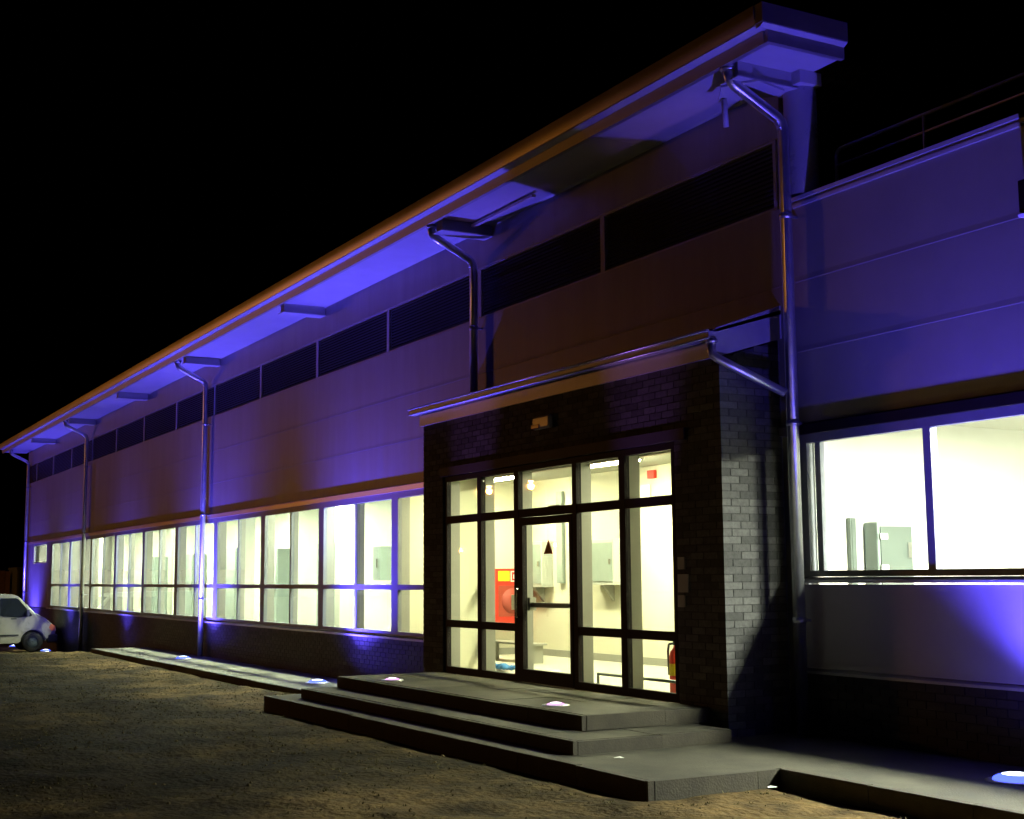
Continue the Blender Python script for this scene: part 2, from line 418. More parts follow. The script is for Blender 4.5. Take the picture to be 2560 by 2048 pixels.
sw = MB().box(XL+1.92, XJ[0]-.97, .0, .05, 2.17, 2.21).box(XL+1.92, XJ[0]-.97, .0, .05, 2.82, 2.86).box(XL+1.92, XL+1.97, .0, .05, 2.21, 2.82).box(XJ[0]-1.02, XJ[0]-.97, .0, .05, 2.21, 2.82).build('small_window', 'frame_grey', hall)
B(XL+1.98, XJ[0]-1.03, .02, .026, 2.22, 2.81).build('pane', 'window_glass', sw)
seams = [XL]+[XL0+WM*i for i in (-1, 1, 3, 5, 7, 9)]+[XR]
for z0, z1 in ((3.0, 3.70), (3.70, 4.45), (4.45, 5.2814), (6.0344, 6.64)):
    for a, b in zip(seams, seams[1:]): clad(a, b, z0, z1)
# drip flashing above windows
x = XL
while x < XR-.01:
    l = min(6.0, XR-x); MB().prism_x([(.05,2.90),(-.045,2.90),(-.045,2.905),(-.05,2.985),(-.012,3.004),(.05,3.004)], x+.001, x+l-.001).build('drip_flashing', 'fascia', hall); x += 6.0
# ribbon windows
def window(x0, x1, first=False):
    fr = MB(); y0, y1 = -.012, .06
    fr.box(x0, x1, y0, y1, .566, .63).box(x0, x1, y0, y1, 2.80, 2.898)
    fr.box(x0, x0+.13, y0+.002, y1, .63, 2.80)
    if x1 > -7.5: pass
    else: fr.box(x1-.13, x1, y0+.002, y1, .63, 2.80)
    fr.box(x0+.13, x1-.13, y0+.004, y1, 1.305, 1.387)
    xm = (x0+x1)/2 if x1 < -7.5 else x0+WM/2
    fr.box(xm-.035, xm+.035, y0+.006, y1, .63, 1.305).box(xm-.035, xm+.035, y0+.006, y1, 1.387, 2.80)
    w = fr.build('window', 'frame_grey', hall)
    inn = MB().box(x0+.04, x0+.12, .06, .21, .60, 2.85).box(xm-.025, xm+.025, .06, .15, .60, 2.85)
    inn.build('inner_frame', 'frame_inner', w)
    for a, b in ((x0+.131, xm-.036), (xm+.036, x1-.131)):
        for c, d in ((.631, 1.304), (1.388, 2.799)):
            if b > a+.1: B(a, b, .018, .024, c, d).build('pane', 'window_glass', w)
for a, b in zip(XJ, XJ[1:]): window(a, b)
window(XJ[-1], XJ[-1]+WM)
B(XJ[0]-.45, XJ[0], -.01, .2, .51, 2.9).build('window_jamb', 'frame_grey', hall)
# louvre band
for i in range(-3, 12):
    a, b = XL0+WM*i+.05, XL0+WM*(i+1)-.05
    a = max(a, XL+.05); b = min(b, XR-.05)
    if b-a < .3: continue
    fr = MB().box(a-.05, b+.05, -.008, .05, 5.283, 5.305).box(a-.05, b+.05, -.008, .05, 6.01, 6.032).box(a-.05, a, -.008, .05, 5.305, 6.01).box(b, b+.05, -.008, .05, 5.305, 6.01)
    lv = fr.build('louvre', 'louvre_frame', hall)
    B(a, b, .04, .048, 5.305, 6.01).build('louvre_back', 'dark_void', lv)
    for k in range(14):
        z = 5.31+k*.05
        piece('slat', ('slat', round(b-a,3)), lambda: MB().prism_x([(-.004,.0),(-.001,.0),(.036,.038),(.036,.042)], 0.001, b-a-.001), 'louvre', lv, (a, 0, z))
# end walls and roof
B(XL, XL+.2, .2, 9, -1.2, 6.6).build('end_wall', 'cladding', hall)
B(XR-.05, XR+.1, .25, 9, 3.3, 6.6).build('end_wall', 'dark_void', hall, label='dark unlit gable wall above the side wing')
B(XL, XR, 8.8, 9, -1.2, 6.6).build('rear_wall', 'cladding', hall)
MB().prism_x([(.1,6.66),(.1,6.9),(9.2,7.25),(9.2,7.1)], XL-.3, XR+.25).build('roof', 'roof', hall)
# eave
XE0, XE1 = -46.2, 1.0
x = XE0
while x < XE1-.01:
    l = min(4.0, XE1-x); B(x+.002, x+l-.002, -.86, -.002, 6.60, 6.63).build('soffit_board', 'soffit', hall); x += 4.0
x = XE0
seg = []
while x < XE1-.01:
    l = min(6.0, XE1-x); seg.append((x, x+l)); x += 6.0
for a, b in seg:
    MB().prism_x([(-.92,6.57),(-.86,6.57),(-.86,6.69),(-.935,6.69)], a+.001, b-.001).build('fascia_board', 'fascia_low', hall)
    MB().prism_x([(-.925,6.693),(-1.022,6.722),(-1.022,6.731),(-.925,6.731)], a+.001, b-.001).build('gutter_underside', 'soffit', hall)
    pr_ = [(-.93,6.733),(-1.026,6.733)]+[(-1.026-.014*t/16-.006*math.sin(t*math.pi/16), 6.735+.19*t/16) for t in range(17)]+[(-.98,6.93),(-.93,6.93)]
    MB().prism_x(pr_, a+.001, b-.001, smooth=False).build('eave_gutter', 'fascia', hall)
# eave end return (right side)
B(1.0, 1.055, -.92, .05, 6.57, 6.69).build('fascia_return', 'fascia_low', hall)
MB().prism_y([(1.003,6.693),(1.06,6.693),(1.11,6.722),(1.11,6.731),(1.003,6.731)], -1.02, .05).build('gutter_underside', 'soffit', hall)
B(1.003, 1.115, -1.03, .05, 6.733, 6.925).build('gutter_return', 'fascia', hall)
B(-45.5, 1.0, -.93, .1, 6.70, 6.88).build('eave_box', 'roof', hall)
B(.12, 1.0, -.002, .06, 6.60, 6.69).build('soffit_edge', 'soffit', hall)
# wall top trim
for a, b in seg:
    a2, b2 = max(a, XL), min(b, XR)
    MB().prism_x([(-.012,6.585),(-.05,6.60),(-.012,6.60)], a2+.001, b2-.001).build('wall_trim', 'soffit', hall)
# brackets under the eave
bks = [.34-6.72*k for k in range(7)]
for k, bx in enumerate(bks):
    wv = .17
    br = MB().box(bx-.10+.03, bx+.13, -.82, -.013, 6.44, 6.598).build('bracket', 'louvre_frame' if k not in (1,) else 'frame_grey', hall)  # one bracket in darker grey: shade on its averted side put into colour
    B(bx-.12, bx+.16, -.85, -.014, 6.425, 6.439).build('bottom_flange', 'soffit', br)
    if k == 0:
        MB().prism_z([(bx-.48,-.60),(bx-.12,-.84),(bx+.2,-.62),(bx+.1,-.2),(bx-.1,-.2)], 6.40, 6.42).build('gusset_plate', 'soffit', br)
        MB().tube([(bx-.36,-.62,6.40),(bx-.42,-.55,6.12)], .03, 8).build('hanger', 'soffit', br)
    if k == 1:
        B(bx+.0, bx+1.9, -.36, -.30, 6.53, 6.57).build('tie_bar', 'soffit', br)
# downpipes
def downpipe(px, zbot, zends=()):
    pipe = MB().tube([(px,-.83,6.60),(px,-.83,6.47),(px,-.78,6.41),(px,-.20,6.13),(px,-.15,6.05),(px,-.15,zbot)], .06, 18).build('downpipe', 'galvanised', hall)
    MB().lathe([(.062,0),(.085,.0),(.085,.05),(.062,.05)], (px,-.83,6.53)).build('outlet', 'pipe_joint', pipe)
    for z in (5.12, 3.0, 1.05):
        if z > zbot+.1:
            MB().lathe([(.061,-.03),(.068,-.03),(.068,.03),(.061,.03)], (px,-.15,z)).box(px-.015, px+.015, -.09, .0, z-.012, z+.012).build('pipe_clamp', 'pipe_joint', pipe)
    return pipe
for px, zb in ((.34,-.06),(-6.59,3.98),(-20.36,-.26),(-33.73,-.74),(-44.62,-.95)): downpipe(px, zb)
# rounded corner column and its cap
col = MB().lathe([(.17,5.335),(.17,6.46)], (.38,.05,0), 40).build('corner_column', 'column_paint', hall)
B(.14, .60, -.13, .16, 6.46, 6.597).build('column_cap', 'soffit', col, bevel=.006)
# interior of hall
B(XL+.2, -9.82, .2, 3.3, .02, .2).build('hall_floor', 'floor_tile', hall)
B(XL+.2, -9.82, 3.3, 3.4, .02, 3.4).build('hall_inner_wall', 'wall_hall', hall)
B(XL+.2, XR, .2, 3.5, 3.4, 3.5).build('hall_ceiling', 'ceiling', hall)
B(-9.9, -9.7, .22, 3.3, .2, 3.4).build('partition', 'wall_cream', hall)
for px in (-40.4, -16.55, -29.97, -23.2):
    B(px-.15, px+.15, 1.7, 2.0, .2, 3.4).build('interior_pillar', 'wall_hall', hall)

# ------------------------------------------------------------------ entrance porch
XPL, YP = -6.9433, -.7903
porch = thing('entrance_porch', 'dark brick entrance porch with a glazed black screen and sloping roof', 'building', (-3.4, -.4, .2))
core = MB().box(XPL+.006, -6.31, YP+.006, YP+.2, -.9, 3.70).box(-.80, -.006, YP+.006, YP+.2, -.9, 3.70).box(-6.31, -.80, YP+.006, YP+.2, 2.90, 3.70)
core.box(-.2, -.006, YP+.2, -.001, -.9, 3.66).box(XPL+.006, XPL+.2, YP+.2, -.001, -.9, 3.66)
core.prism_x([(-.6,3.66),(-.001,3.66),(-.001,3.90),(-.6,3.72)], -.2, -.006)
cw = core.build('porch_wall', 'mortar', porch)
zc = -.141; row = 0
stuff = MB(); nb = 0
def put(a0, a1, z, axis, single):
    global nb
    if a1-a0 < .025: return
    if axis == 'y':
        if single: piece('brick', ('by', round(a1-a0,3)), lambda: B(-.1, 0, 0, a1-a0, 0, .065), 'brick', porch, (0, a0, z)); nb += 1
        else: stuff.box(-.1, 0, a0, a1, z, z+.065)
    elif axis == 'x':
        if single: piece('brick', ('bxp', round(a1-a0,3)), lambda: B(0, a1-a0, 0, .1, 0, .065), 'brick', porch, (a0, YP, z)); nb += 1
        else: stuff.box(a0, a1, YP, YP+.1, z, z+.065)
while zc < 3.86:
    odd = row % 2
    # side wall (faces the wing)
    y = YP+(.1125 if odd else 0)
    while y < -.005:
        b = min(y+.215, -.003)
        top = 3.63+(y+.8)*.30
        if zc+.065 < top+.06: put(y, b, zc, 'y', True)
        y += .225
    if zc+.065 < 3.69:
        segs = [(XPL, 0.)] if zc > 2.895 else [(XPL, -6.315), (-.795, 0.)]
        for a, b in segs:
            x = 0-(0 if odd else .1125)
            while x > XPL:
                r = x; l = x-.215
                r, l = min(r, b), max(l, a)
                if r-l > .025: put(l, r, zc, 'x', (a > -1 or (zc > 2.895 and l > -.8)) and nb < 292)
                x -= .225
    zc += .075; row += 1
z = -.141; row = 0
while z < 3.6:     # left return of the porch
    stuff.box(XPL, XPL+.1, YP+.105, -.003, z, z+.065); z += .075
stuff.build('brickwork', 'brick', porch, kind='stuff')
# roof, fascia, gutter
MB().prism_x([(-.90,3.90),(-.90,3.93),(-.005,4.215),(-.005,4.17)], XPL-.06, .05).build('roof', 'roof', porch)
B(XPL-.05, .0, -.83, -.796, 3.672, 3.86).build('fascia_board', 'coping', porch)
gp = [(-.84,3.84),(-.86,3.835),(-.93,3.835),(-.955,3.85),(-.955,3.90),(-.975,3.905),(-.975,3.93),(-.95,3.93),(-.945,3.915),(-.84,3.92)]
gt = MB().prism_x(gp, XPL-.14, .06).build('gutter', 'coping', porch)
for gy_, gz_ in ((-.977,3.918),(-.957,3.846)): MB().tube([(XPL-.145,gy_,gz_),(.062,gy_,gz_)], .011, 10).build('bead', 'galvanised', gt)
MB().prism_x([(-.86,3.66),(-.005,3.917),(-.005,4.262),(-.62,4.04),(-.86,3.955)], .004, .05).build('verge_board', 'coping', porch)
po = MB().tube([(.03,-.90,3.85),(.03,-.90,3.70),(.045,-.865,3.655),(.33,-.23,3.30)], .045, 16).build('downpipe', 'galvanised', porch)
MB().lathe([(.046,0),(.06,0),(.06,.04),(.046,.04)], (.03,-.90,3.80)).build('outlet', 'pipe_joint', po)
MB().prism_x([(YP-.03,2.895),(YP-.035,3.015),(YP,3.02),(YP,2.895)], -6.35, -.58).build('lintel', 'lintel_dark', porch)
# glazed screen
PX = [(-6.231,-5.308),(-5.2,-4.302),(-4.19,-2.885),(-2.788,-1.886),(-1.773,-.892)]
PZ = dict(t0=2.8212, t1=2.3402, m0=2.2379, m1=.9169, b0=.8204, b1=.2873)
y0, y1 = -.765, -.70
fr = MB().box(-6.31, -.80, y0, y1, PZ['t0'], 2.895).box(-6.31, -6.231, y0, y1, .2, PZ['t0']).box(-.892, -.80, y0, y1, .2, PZ['t0'])
for (a, b), (c, d) in zip(PX, PX[1:]): fr.box(b, c, y0-.004, y1, .2, PZ['t0'])
for k, (a, b) in enumerate(PX):
    fr.box(a, b, y0, y1, PZ['m0'], PZ['t1'])
    if k != 2: fr.box(a, b, y0, y1, PZ['b0'], PZ['m1']).box(a, b, y0, y1, .2, PZ['b1'])
gs = fr.build('glazed_screen', 'frame_dark', porch)
inn = MB()
for k, (a, b) in enumerate(PX):
    inn.box(a-.09, a-.004, y1, -.56, .2, 2.83)
inn.build('inner_mullions', 'frame_inner', gs)
for k, (a, b) in enumerate(PX):
    B(a+.001, b-.001, -.735, -.729, PZ['t1']+.001, PZ['t0']-.001).build('pane', 'window_glass', gs)
    if k != 2:
        B(a+.001, b-.001, -.735, -.729, PZ['m1']+.001, PZ['m0']-.001).build('pane', 'window_glass', gs)
        B(a+.001, b-.001, -.735, -.729, PZ['b1']+.001, PZ['b0']-.001).build('pane', 'window_glass', gs)
dr = MB().box(-4.184, -4.077, -.775, -.71, .21, 2.23).box(-2.958, -2.892, -.775, -.71, .21, 2.23).box(-4.077, -2.958, -.775, -.71, 2.136, 2.23).box(-4.077, -2.958, -.775, -.71, .21, .366).build('door', 'frame_dark', porch)
B(-4.076, -2.959, -.74, -.734, .367, 2.135).build('pane', 'window_glass', dr)
MB().box(-4.06, -2.93, -.69, -.63, 1.12, 1.18).box(-4.09, -4.03, -.70, -.61, 1.08, 1.24).build('push_bar', 'skirting', dr)
MB().tube([(-4.13,-.79,1.0),(-4.13,-.84,1.0),(-4.13,-.84,1.35),(-4.13,-.79,1.35)], .014, 8).build('handle', 'chrome', dr)
MB().box(-3.55, -3.28, -.70, -.64, 2.30, 2.36).build('door_closer', 'skirting', dr)
# lobby
MB().prism_z([(-9.7,.2),(-6.9,.2),(-6.9,-.56),(-.25,-.56),(-.25,2.4),(-9.7,2.4)], .0, .2).build('lobby_floor', 'floor_tile', porch)
B(-9.7, -.2, 2.4, 2.5, .2, 3.12).build('lobby_wall', 'wall_cream', porch)
B(-9.7, -9.64, .22, 2.4, .2, 3.12).build('lobby_wall', 'wall_cream', porch)
B(-.42, -.21, -.56, 2.4, .2, 3.12).build('lobby_wall', 'wall_white', porch)
B(-6.9, -6.72, -.56, .2, .2, 3.12).build('lobby_wall', 'wall_cream', porch)
MB().prism_z([(-9.7,.2),(-6.9,.2),(-6.9,-.56),(-.2,-.56),(-.2,2.5),(-9.7,2.5)], 3.12, 3.22).build('lobby_ceiling', 'ceiling', porch)
B(-9.62, -.44, 2.385, 2.399, .2, .31).build('skirting_board', 'skirting', porch)
B(-9.639, -9.625, .23, 2.38, .2, .31).build('skirting_board', 'skirting', porch)

# ------------------------------------------------------------------ side wing
wing = thing('side_wing', 'lower flat roofed wing with a big bright window beside the porch', 'building', (3, 1.5, -.07))
XQ0, XQ1 = .13, 7.2
wp = B(XQ0+.002, XQ1, .006, .22, -.9, .53).build('plinth', 'mortar', wing)
brick_rows(wing, XQ0, 4.4, -.004, -.066, .53, stuff=False)
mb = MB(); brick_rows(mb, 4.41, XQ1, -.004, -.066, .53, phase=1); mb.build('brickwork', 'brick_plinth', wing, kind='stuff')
x = XQ0
while x < XQ1-.01:
    l = min(3.0, XQ1-x); MB().prism_x([(-.045,.535),(-.045,.56),(.0,.585),(.05,.585),(.05,.535)], x+.001, x+l-.001).build('ledge', 'sill', wing); x += 3.0
B(XQ0, XQ1, .05, .15, 2.98, 5.25).build('backing_wall', 'dark_void', wing); B(XQ0, XQ1, .05, .15, .55, 1.38).build('backing_wall', 'dark_void', wing)
for z0, z1 in ((.585, 1.40), (3.0, 3.727), (3.727, 4.447), (4.447, 5.22)):
    for a, b in ((XQ0, 6.7), (6.7, XQ1)): clad(a, b, z0, z1, 'cladding_wing', wing)
for a, b, dz in ((XQ0, 3.19, 0), (3.192, XQ1, -.045)):
    MB().prism_x([(.0,5.22),(-.03,5.225),(-.035,5.255),(-.012,5.262),(-.012,5.285),(-.05,5.29),(-.055,5.325),(.2,5.36),(.2,5.22)], a, b).build('coping', 'coping', wing).location.z += dz
B(XQ0, XQ1, .15, .2, 3.2, 5.28).build('parapet_back', 'dark_void', wing)
MB().prism_x([(.05,2.895),(-.05,2.89),(-.052,2.985),(-.012,3.004),(.05,3.004)], XQ0, XQ1).build('drip_flashing', 'frame_dark', wing)  # near-black material puts the strip's lack of light into its colour
fr = MB().box(.28, 6.9, -.012, .07, 2.80, 2.888).box(.28, 6.9, -.012, .07, 1.475, 1.535).box(.28, .366, -.01, .07, 1.535, 2.80)
fr.box(.456, .536, .015, .07, 1.535, 2.80)
for a in (1.917, 3.46, 5.0, 6.8): fr.box(a, a+.092, -.01, .07, 1.535, 2.80)
ww = fr.build('window', 'frame_grey', wing)
for a, b in ((.367,.455),(.537,1.916),(2.01,3.459),(3.553,4.999),(5.093,6.799)): B(a, b, .03, .036, 1.536, 2.799).build('pane', 'window_glass', ww)
MB().prism_x([(-.075,1.418),(-.075,1.438),(.05,1.472),(.05,1.415)], .27, 6.95).build('window_sill', 'sill', wing)
B(.20, .366, .09, .3, 1.40, 2.9).build('window_reveal', 'wall_white', wing)
B(.13, .28, -.01, .15, 1.40, 2.89).build('window_jamb', 'frame_grey', wing)
# wing room
B(-.18, 7.2, .15, 4., .1, .2).build('room_floor', 'floor_tile', wing)
B(-.19, .195, .15, 4., .2, 3.1).build('room_wall', 'wall_white', wing)
B(-.2, 7.2, 4., 4.1, .2, 3.1).build('room_wall', 'wall_white', wing)
B(7.1, 7.2, .15, 4., .2, 3.1).build('room_wall', 'wall_white', wing)
B(-.2, 7.2, .15, 4.1, 3.1, 3.2).build('room_ceiling', 'ceiling', wing)
B(XQ0, XQ1, .2, 4.1, 5.05, 5.1).build('roof', 'roof', wing)

# ------------------------------------------------------------------ roof railing
rl = thing('roof_railing', 'thin dark tubular railing standing on the wing roof', 'railing', (3.5, .4, 5.1))
MB().tube([(.51,.4,5.10),(.51,.4,5.78),(.53,.4,5.83),(.58,.4,5.85),(7.0,.4,5.85)], .02, 8).build('top_rail', 'railing', rl)
MB().tube([(.51,.4,5.68),(7.0,.4,5.68)], .013, 8).build('mid_rail', 'railing', rl)
for px in (1.72, 2.95, 4.2, 5.45, 6.7): MB().tube([(px,.4,5.10),(px,.4,5.84)], .017, 8).build('post', 'railing', rl)
fl = thing('wall_floodlight', 'small dark box fitting on the wing wall at the right edge', 'wall light', (3.27, -.02, 4.42))
B(3.205, 3.40, -.13, -.013, 4.455, 4.73).build('housing', 'frame_dark', fl, bevel=.01)
MB().prism_x([(-.135,4.44),(-.013,4.44),(-.013,4.425),(-.12,4.415)], 3.195, 3.41).build('bottom_trim', 'white_paint', fl)

# ------------------------------------------------------------------ uplights
def uplight(x, y, z, label, pw, colr, lens, size, blend, tilt, group, r=.155, tx=0):
    t = thing('ground_uplight', label, 'uplight', (x, y, z), group)
    MB().lathe([(r+.05,-.05),(r+.05,.005),(r+.03,.011),(r,.010)], (x,y,z), 28).build('rim', 'galvanised', t)
    k = r/.155
    MB().lathe([(r,.010),(r*.95,.024*k),(r*.80,.036*k),(r*.6,.046*k)], (x,y,z), 28).build('lens', lens, t)
    MB().lathe([(r*.6,.046*k),(r*.4,.052*k),(r*.2,.056*k),(.0005,.057*k)], (x,y,z), 28).build('lamp_core', lens.replace('glow_lens', 'glow_core'), t)
    for e_, sz, bl in ((pw, size, blend), (pw*(.035 if r > .1 else .004), 174, 1.)):      # main beam and its faint spill
        ld = bpy.data.lights.new('uplight_beam', 'SPOT'); ld.energy = e_; ld.color = colr; ld.spot_size = math.radians(sz); ld.spot_blend = bl; ld.shadow_soft_size = .06
        o = bpy.data.objects.new('uplight_beam', ld); COL.objects.link(o); o.parent = t; o.location = (0, 0, .14); o.rotation_euler = (math.radians(180)-math.radians(tilt), math.radians(tx), 0)
    return t
GU = 'blue uplights set in the ground along the facade'
uplight(-43.0, -.70, -.93, 'blue uplight in the ground hidden behind the white van', UP_P*.7, BLUE, 'glow_lens', 108, 1., 2, GU)
uplight(-36.2, -.76, -.80, 'glowing blue uplight in the ground in front of the white van', UP_P*.6, BLUE, 'glow_lens', 92, 1., 2, GU)
uplight(-28.2, -.70, -.62, 'blue uplight sunk deep in the ground beyond the far end of the path', UP_P*.6, BLUE, 'glow_lens', 108, 1., 2, GU)
uplight(-19.83, -.687, -.2655, 'glowing blue uplight in the path, halfway along the ribbon windows', UP_P*1.05, BLUE, 'glow_lens', 116, 1., 1, GU)
uplight(-11.40, -.687, -.2655, 'glowing blue uplight in the path beside the left end of the steps', UP_P*1.05, BLUE, 'glow_lens', 116, 1., 1, GU, .155, 13)
uplight(3.36, -.687, -.066, 'large glowing blue uplight at the right edge below the wing window', UP_P*.48, BLUE, 'glow_lens', 106, 1., 2, GU, .175)
GP = 'small pinkish uplights on the entrance platform'
for x, l in ((-5.39, 'small pinkish white uplight on the left of the entrance platform'), (-1.31, 'small pinkish white uplight on the right of the platform, before the door')):
    uplight(x, -1.958, .198, l, 150, (.50, .20, 1.0), 'glow_lens_pink', 30, 1., 21, GP, .095)

# ------------------------------------------------------------------ interior luminaires
def luminaire(x, y, z, lx, ly, glow, label, cat='ceiling light', group=None):
    t = thing('ceiling_light', label, cat, (x, y, z), group)
    B(x-lx/2-.03, x+lx/2+.03, y-ly/2-.03, y+ly/2+.03, z-.05, z-.002).build('housing', 'fixture', t)
    B(x-lx/2, x+lx/2, y-ly/2, y+ly/2, z-.075, z-.052).build('diffuser', glow, t)
luminaire(-5.1, 1.15, 3.12, 1.3, .26, 'glow_lobby', 'bright fluorescent fitting on the lobby ceiling seen above the right side panes', group='lobby ceiling lights')
luminaire(-2.2, .9, 3.12, 1.3, .26, 'glow_lobby', 'fluorescent fitting on the lobby ceiling near the right wall', group='lobby ceiling lights')
luminaire(-8.3, 1.2, 3.12, 1.0, .22, 'glow_lobby', 'fluorescent fitting on the lobby ceiling near the left wall', group='lobby ceiling lights')
ORD = ('first', 'second', 'third', 'fourth', 'fifth', 'sixth', 'seventh', 'eighth', 'ninth')
for k in range(9):
    luminaire(-12.0-3.9*k, 1.3, 3.40, 1.4, .3, 'glow_hall', ORD[k]+' ceiling light of the long hall, counted from the entrance porch', group='hall ceiling lights')
for x, l in ((3.3, 'wing room ceiling light nearer the porch'), (5.7, 'wing room ceiling light farther from the porch')): luminaire(x, 1.15, 3.10, 1.3, .5, 'glow_wing', 'bright '+l, group='wing room ceiling lights')

# ------------------------------------------------------------------ things in the lobby
hc = thing('fire_hose_cabinet', 'red fire hose cabinet with a yellow label on the lobby wall', 'hose cabinet', (-9.6, 2.0, .72))
B(-9.62, -9.42, 1.70, 2.36, .72, 1.64).build('case', 'red_paint', hc, bevel=.008)
B(-9.418, -9.412, 1.76, 2.30, .84, 1.36).build('glass_door', 'red_dark', hc)
MB().lathe([(.05,0),(.21,.0),(.21,.012),(.05,.012)], (-9.411,2.03,1.10), 24, 'x').build('hose_reel', 'red_hose', hc)
B(-9.411, -9.395, 2.0, 2.08, .95, 1.2).build('nozzle', 'chrome', hc)
B(-9.418, -9.412, 1.76, 1.98, 1.43, 1.60).build('yellow_label', 'yellow_paint', hc)
mk = MB().box(-9.418, -9.412, 2.00, 2.20, 1.42, 1.44).box(-9.418, -9.412, 2.00, 2.20, 1.58, 1.60).box(-9.418, -9.412, 2.00, 2.02, 1.44, 1.58).box(-9.418, -9.412, 2.18, 2.20, 1.44, 1.58).box(-9.418, -9.412, 2.05, 2.15, 1.47, 1.54)
mk.build('white_symbol', 'white_paint', hc)
def wall_cabinet(x0, x1, z0, z1, label, yw=2.4, dp=.22):
    t = thing('wall_cabinet', label, 'cabinet', ((x0+x1)/2, yw-.1, z0), 'grey electrical cabinets on the lobby wall')
    B(x0, x1, yw-dp, yw-.002, z0, z1).build('case', 'cabinet_edge', t, bevel=.006)
    d = B(x0+.03, x1-.03, yw-dp-.012, yw-dp-.001, z0+.03, z1-.05).build('door', 'cabinet_grey', t)
    for z in (z0+.12, z1-.17): B(x0+.01, x0+.10, yw-dp-.024, yw-dp-.013, z, z+.05).build('hinge', 'white_paint', d)
    B(x1-.1, x1-.05, yw-dp-.03, yw-dp-.013, (z0+z1)/2-.05, (z0+z1)/2+.03).build('latch', 'chrome', d)
    B(x0-.02, x1+.02, yw-dp-.02, yw-.002, z0-.03, z0-.002).build('shelf', 'cabinet_edge', t)
    MB().prism_x([(yw-.002,z0-.032),(yw-dp+.02,z0-.032),(yw-.002,z0-.28)], (x0+x1)/2-.015, (x0+x1)/2+.06).build('bracket', 'skirting', t)
    return t
wall_cabinet(-7.27, -6.52, 1.40, 2.06, 'grey electrical cabinet on the lobby wall, seen through the panes right of the door')
wall_cabinet(-9.36, -8.68, 1.36, 2.08, 'grey electrical cabinet on the lobby wall, seen through the door glass')
tag(MB().box(-8.45, -8.27, 2.33, 2.384, 1.39, 2.89).build('cable_duct', 'cabinet_grey'), 'tall grey cable duct on the lobby wall, seen through the door glass', 'duct')
tag(MB().box(-6.99, -6.95, 2.36, 2.384, 1.42, 2.06).build('cable_duct', 'cabinet_edge'), 'thin pale cable strip on the lobby wall behind the rightmost pane', 'duct')
ws = thing('warning_sign', 'small dark red triangular sign stuck to the door glass', 'sign', (-3.49, -.745, 1.76))
MB().prism_y([(-3.60,1.77),(-3.385,1.77),(-3.485,1.945)], -.745, -.7415).build('triangle', 'sign_red', ws)
ex = thing('fire_extinguisher', 'red fire extinguisher with black hose on the lobby floor at the right', 'extinguisher', (-1.72, -.15, .2))
ex_c = (-1.72, -.15, .2)
MB().lathe([(.001,0),(.075,0),(.082,.012),(.082,.40),(.07,.46),(.035,.5),(.03,.53),(.001,.53)], ex_c, 24).build('cylinder', 'red_paint', ex)
MB().lathe([(.0835,.20),(.0835,.33)], ex_c, 24).build('label_band', 'yellow_paint', ex)
MB().box(ex_c[0]-.03, ex_c[0]+.03, ex_c[1]-.025, ex_c[1]+.025, .73, .775).tube([(ex_c[0]-.02,ex_c[1],.77),(ex_c[0]+.05,ex_c[1],.80),(ex_c[0]+.13,ex_c[1],.79)], .012, 8).build('valve', 'black_rubber', ex)
MB().tube([(ex_c[0]-.02,ex_c[1]-.02,.75),(ex_c[0]-.10,ex_c[1]-.03,.74),(ex_c[0]-.12,ex_c[1]-.03,.66),(ex_c[0]-.105,ex_c[1]-.03,.40)], .013, 8).build('hose', 'black_rubber', ex)
tag(B(-5.82, -5.64, 2.34, 2.384, 2.93, 3.05).build('alarm_box', 'red_paint'), 'small red alarm box high on the lobby wall', 'alarm')
tag(B(-6.05, -5.80, 2.37, 2.384, 2.55, 2.85).build('wall_notice', 'white_paint'), 'white square plate high on the lobby wall below the red box', 'notice')
bc = MB()
for k in range(26):
    x, y = -6.13+random.uniform(-.22,.22), .02+random.uniform(-.1,.1); r = random.uniform(.03,.07)
    bc.lathe([(.001,-.3*r),(r*.9,0),(r*.7,.6*r),(.001,.9*r)], (x,y,.22+random.uniform(0,.04)), 9)
tag(bc.build('crumpled_cloth', 'blue_cloth'), 'crumpled blue cloth on the lobby floor behind the second pane', 'cloth')
bn = thing('low_bench', 'thin low rail bench on the lobby floor left of the door', 'bench', (-7.9, 1.2, .2))
B(-8.7, -7.1, 1.05, 1.35, .47, .50).build('seat', 'skirting', bn)
for px in (-8.6, -7.2): B(px-.02, px+.02, 1.08, 1.32, .2, .469).build('leg', 'skirting', bn)
tag(MB().tube([(-2.76,-.52,.375),(-.96,-.52,.375)], .018, 8).tube([(-2.76,-.52,.2),(-2.76,-.52,.375)], .015, 8).tube([(-.96,-.52,.2),(-.96,-.52,.375)], .015, 8).build('floor_rail', 'cabinet_grey'), 'low grey rail behind the panes right of the door', 'rail')
# outside notices and emergency lamp
em = thing('bulkhead_lamp', 'small rounded bulkhead lamp on the brick above the entrance', 'lamp', (-3.46, -.8, 3.28))
B(-3.67, -3.25, -.86, YP-.001, 3.285, 3.455).build('body', 'bulkhead', em, bevel=.03)
B(-3.665, -3.48, -.872, -.861, 3.30, 3.35).build('lens', 'amber_lens_and_glint', em, bevel=.004)  # amber strip stands in for a street lamp's reflection on the body
for a, b, c, d, l in ((-.755,-.64,1.56,1.685,'upper faint notice plate on the brick right of the entrance glazing'), (-.76,-.585,1.325,1.51,'middle grey notice plate on the brick right of the entrance glazing'), (-.765,-.65,1.175,1.295,'lowest pale notice plate on the brick right of the entrance glazing')):
    tag(B(a, b, YP-.016, YP-.001, c, d).build('notice_plate', 'paper'), l, 'notice', 'notice plates beside the entrance')

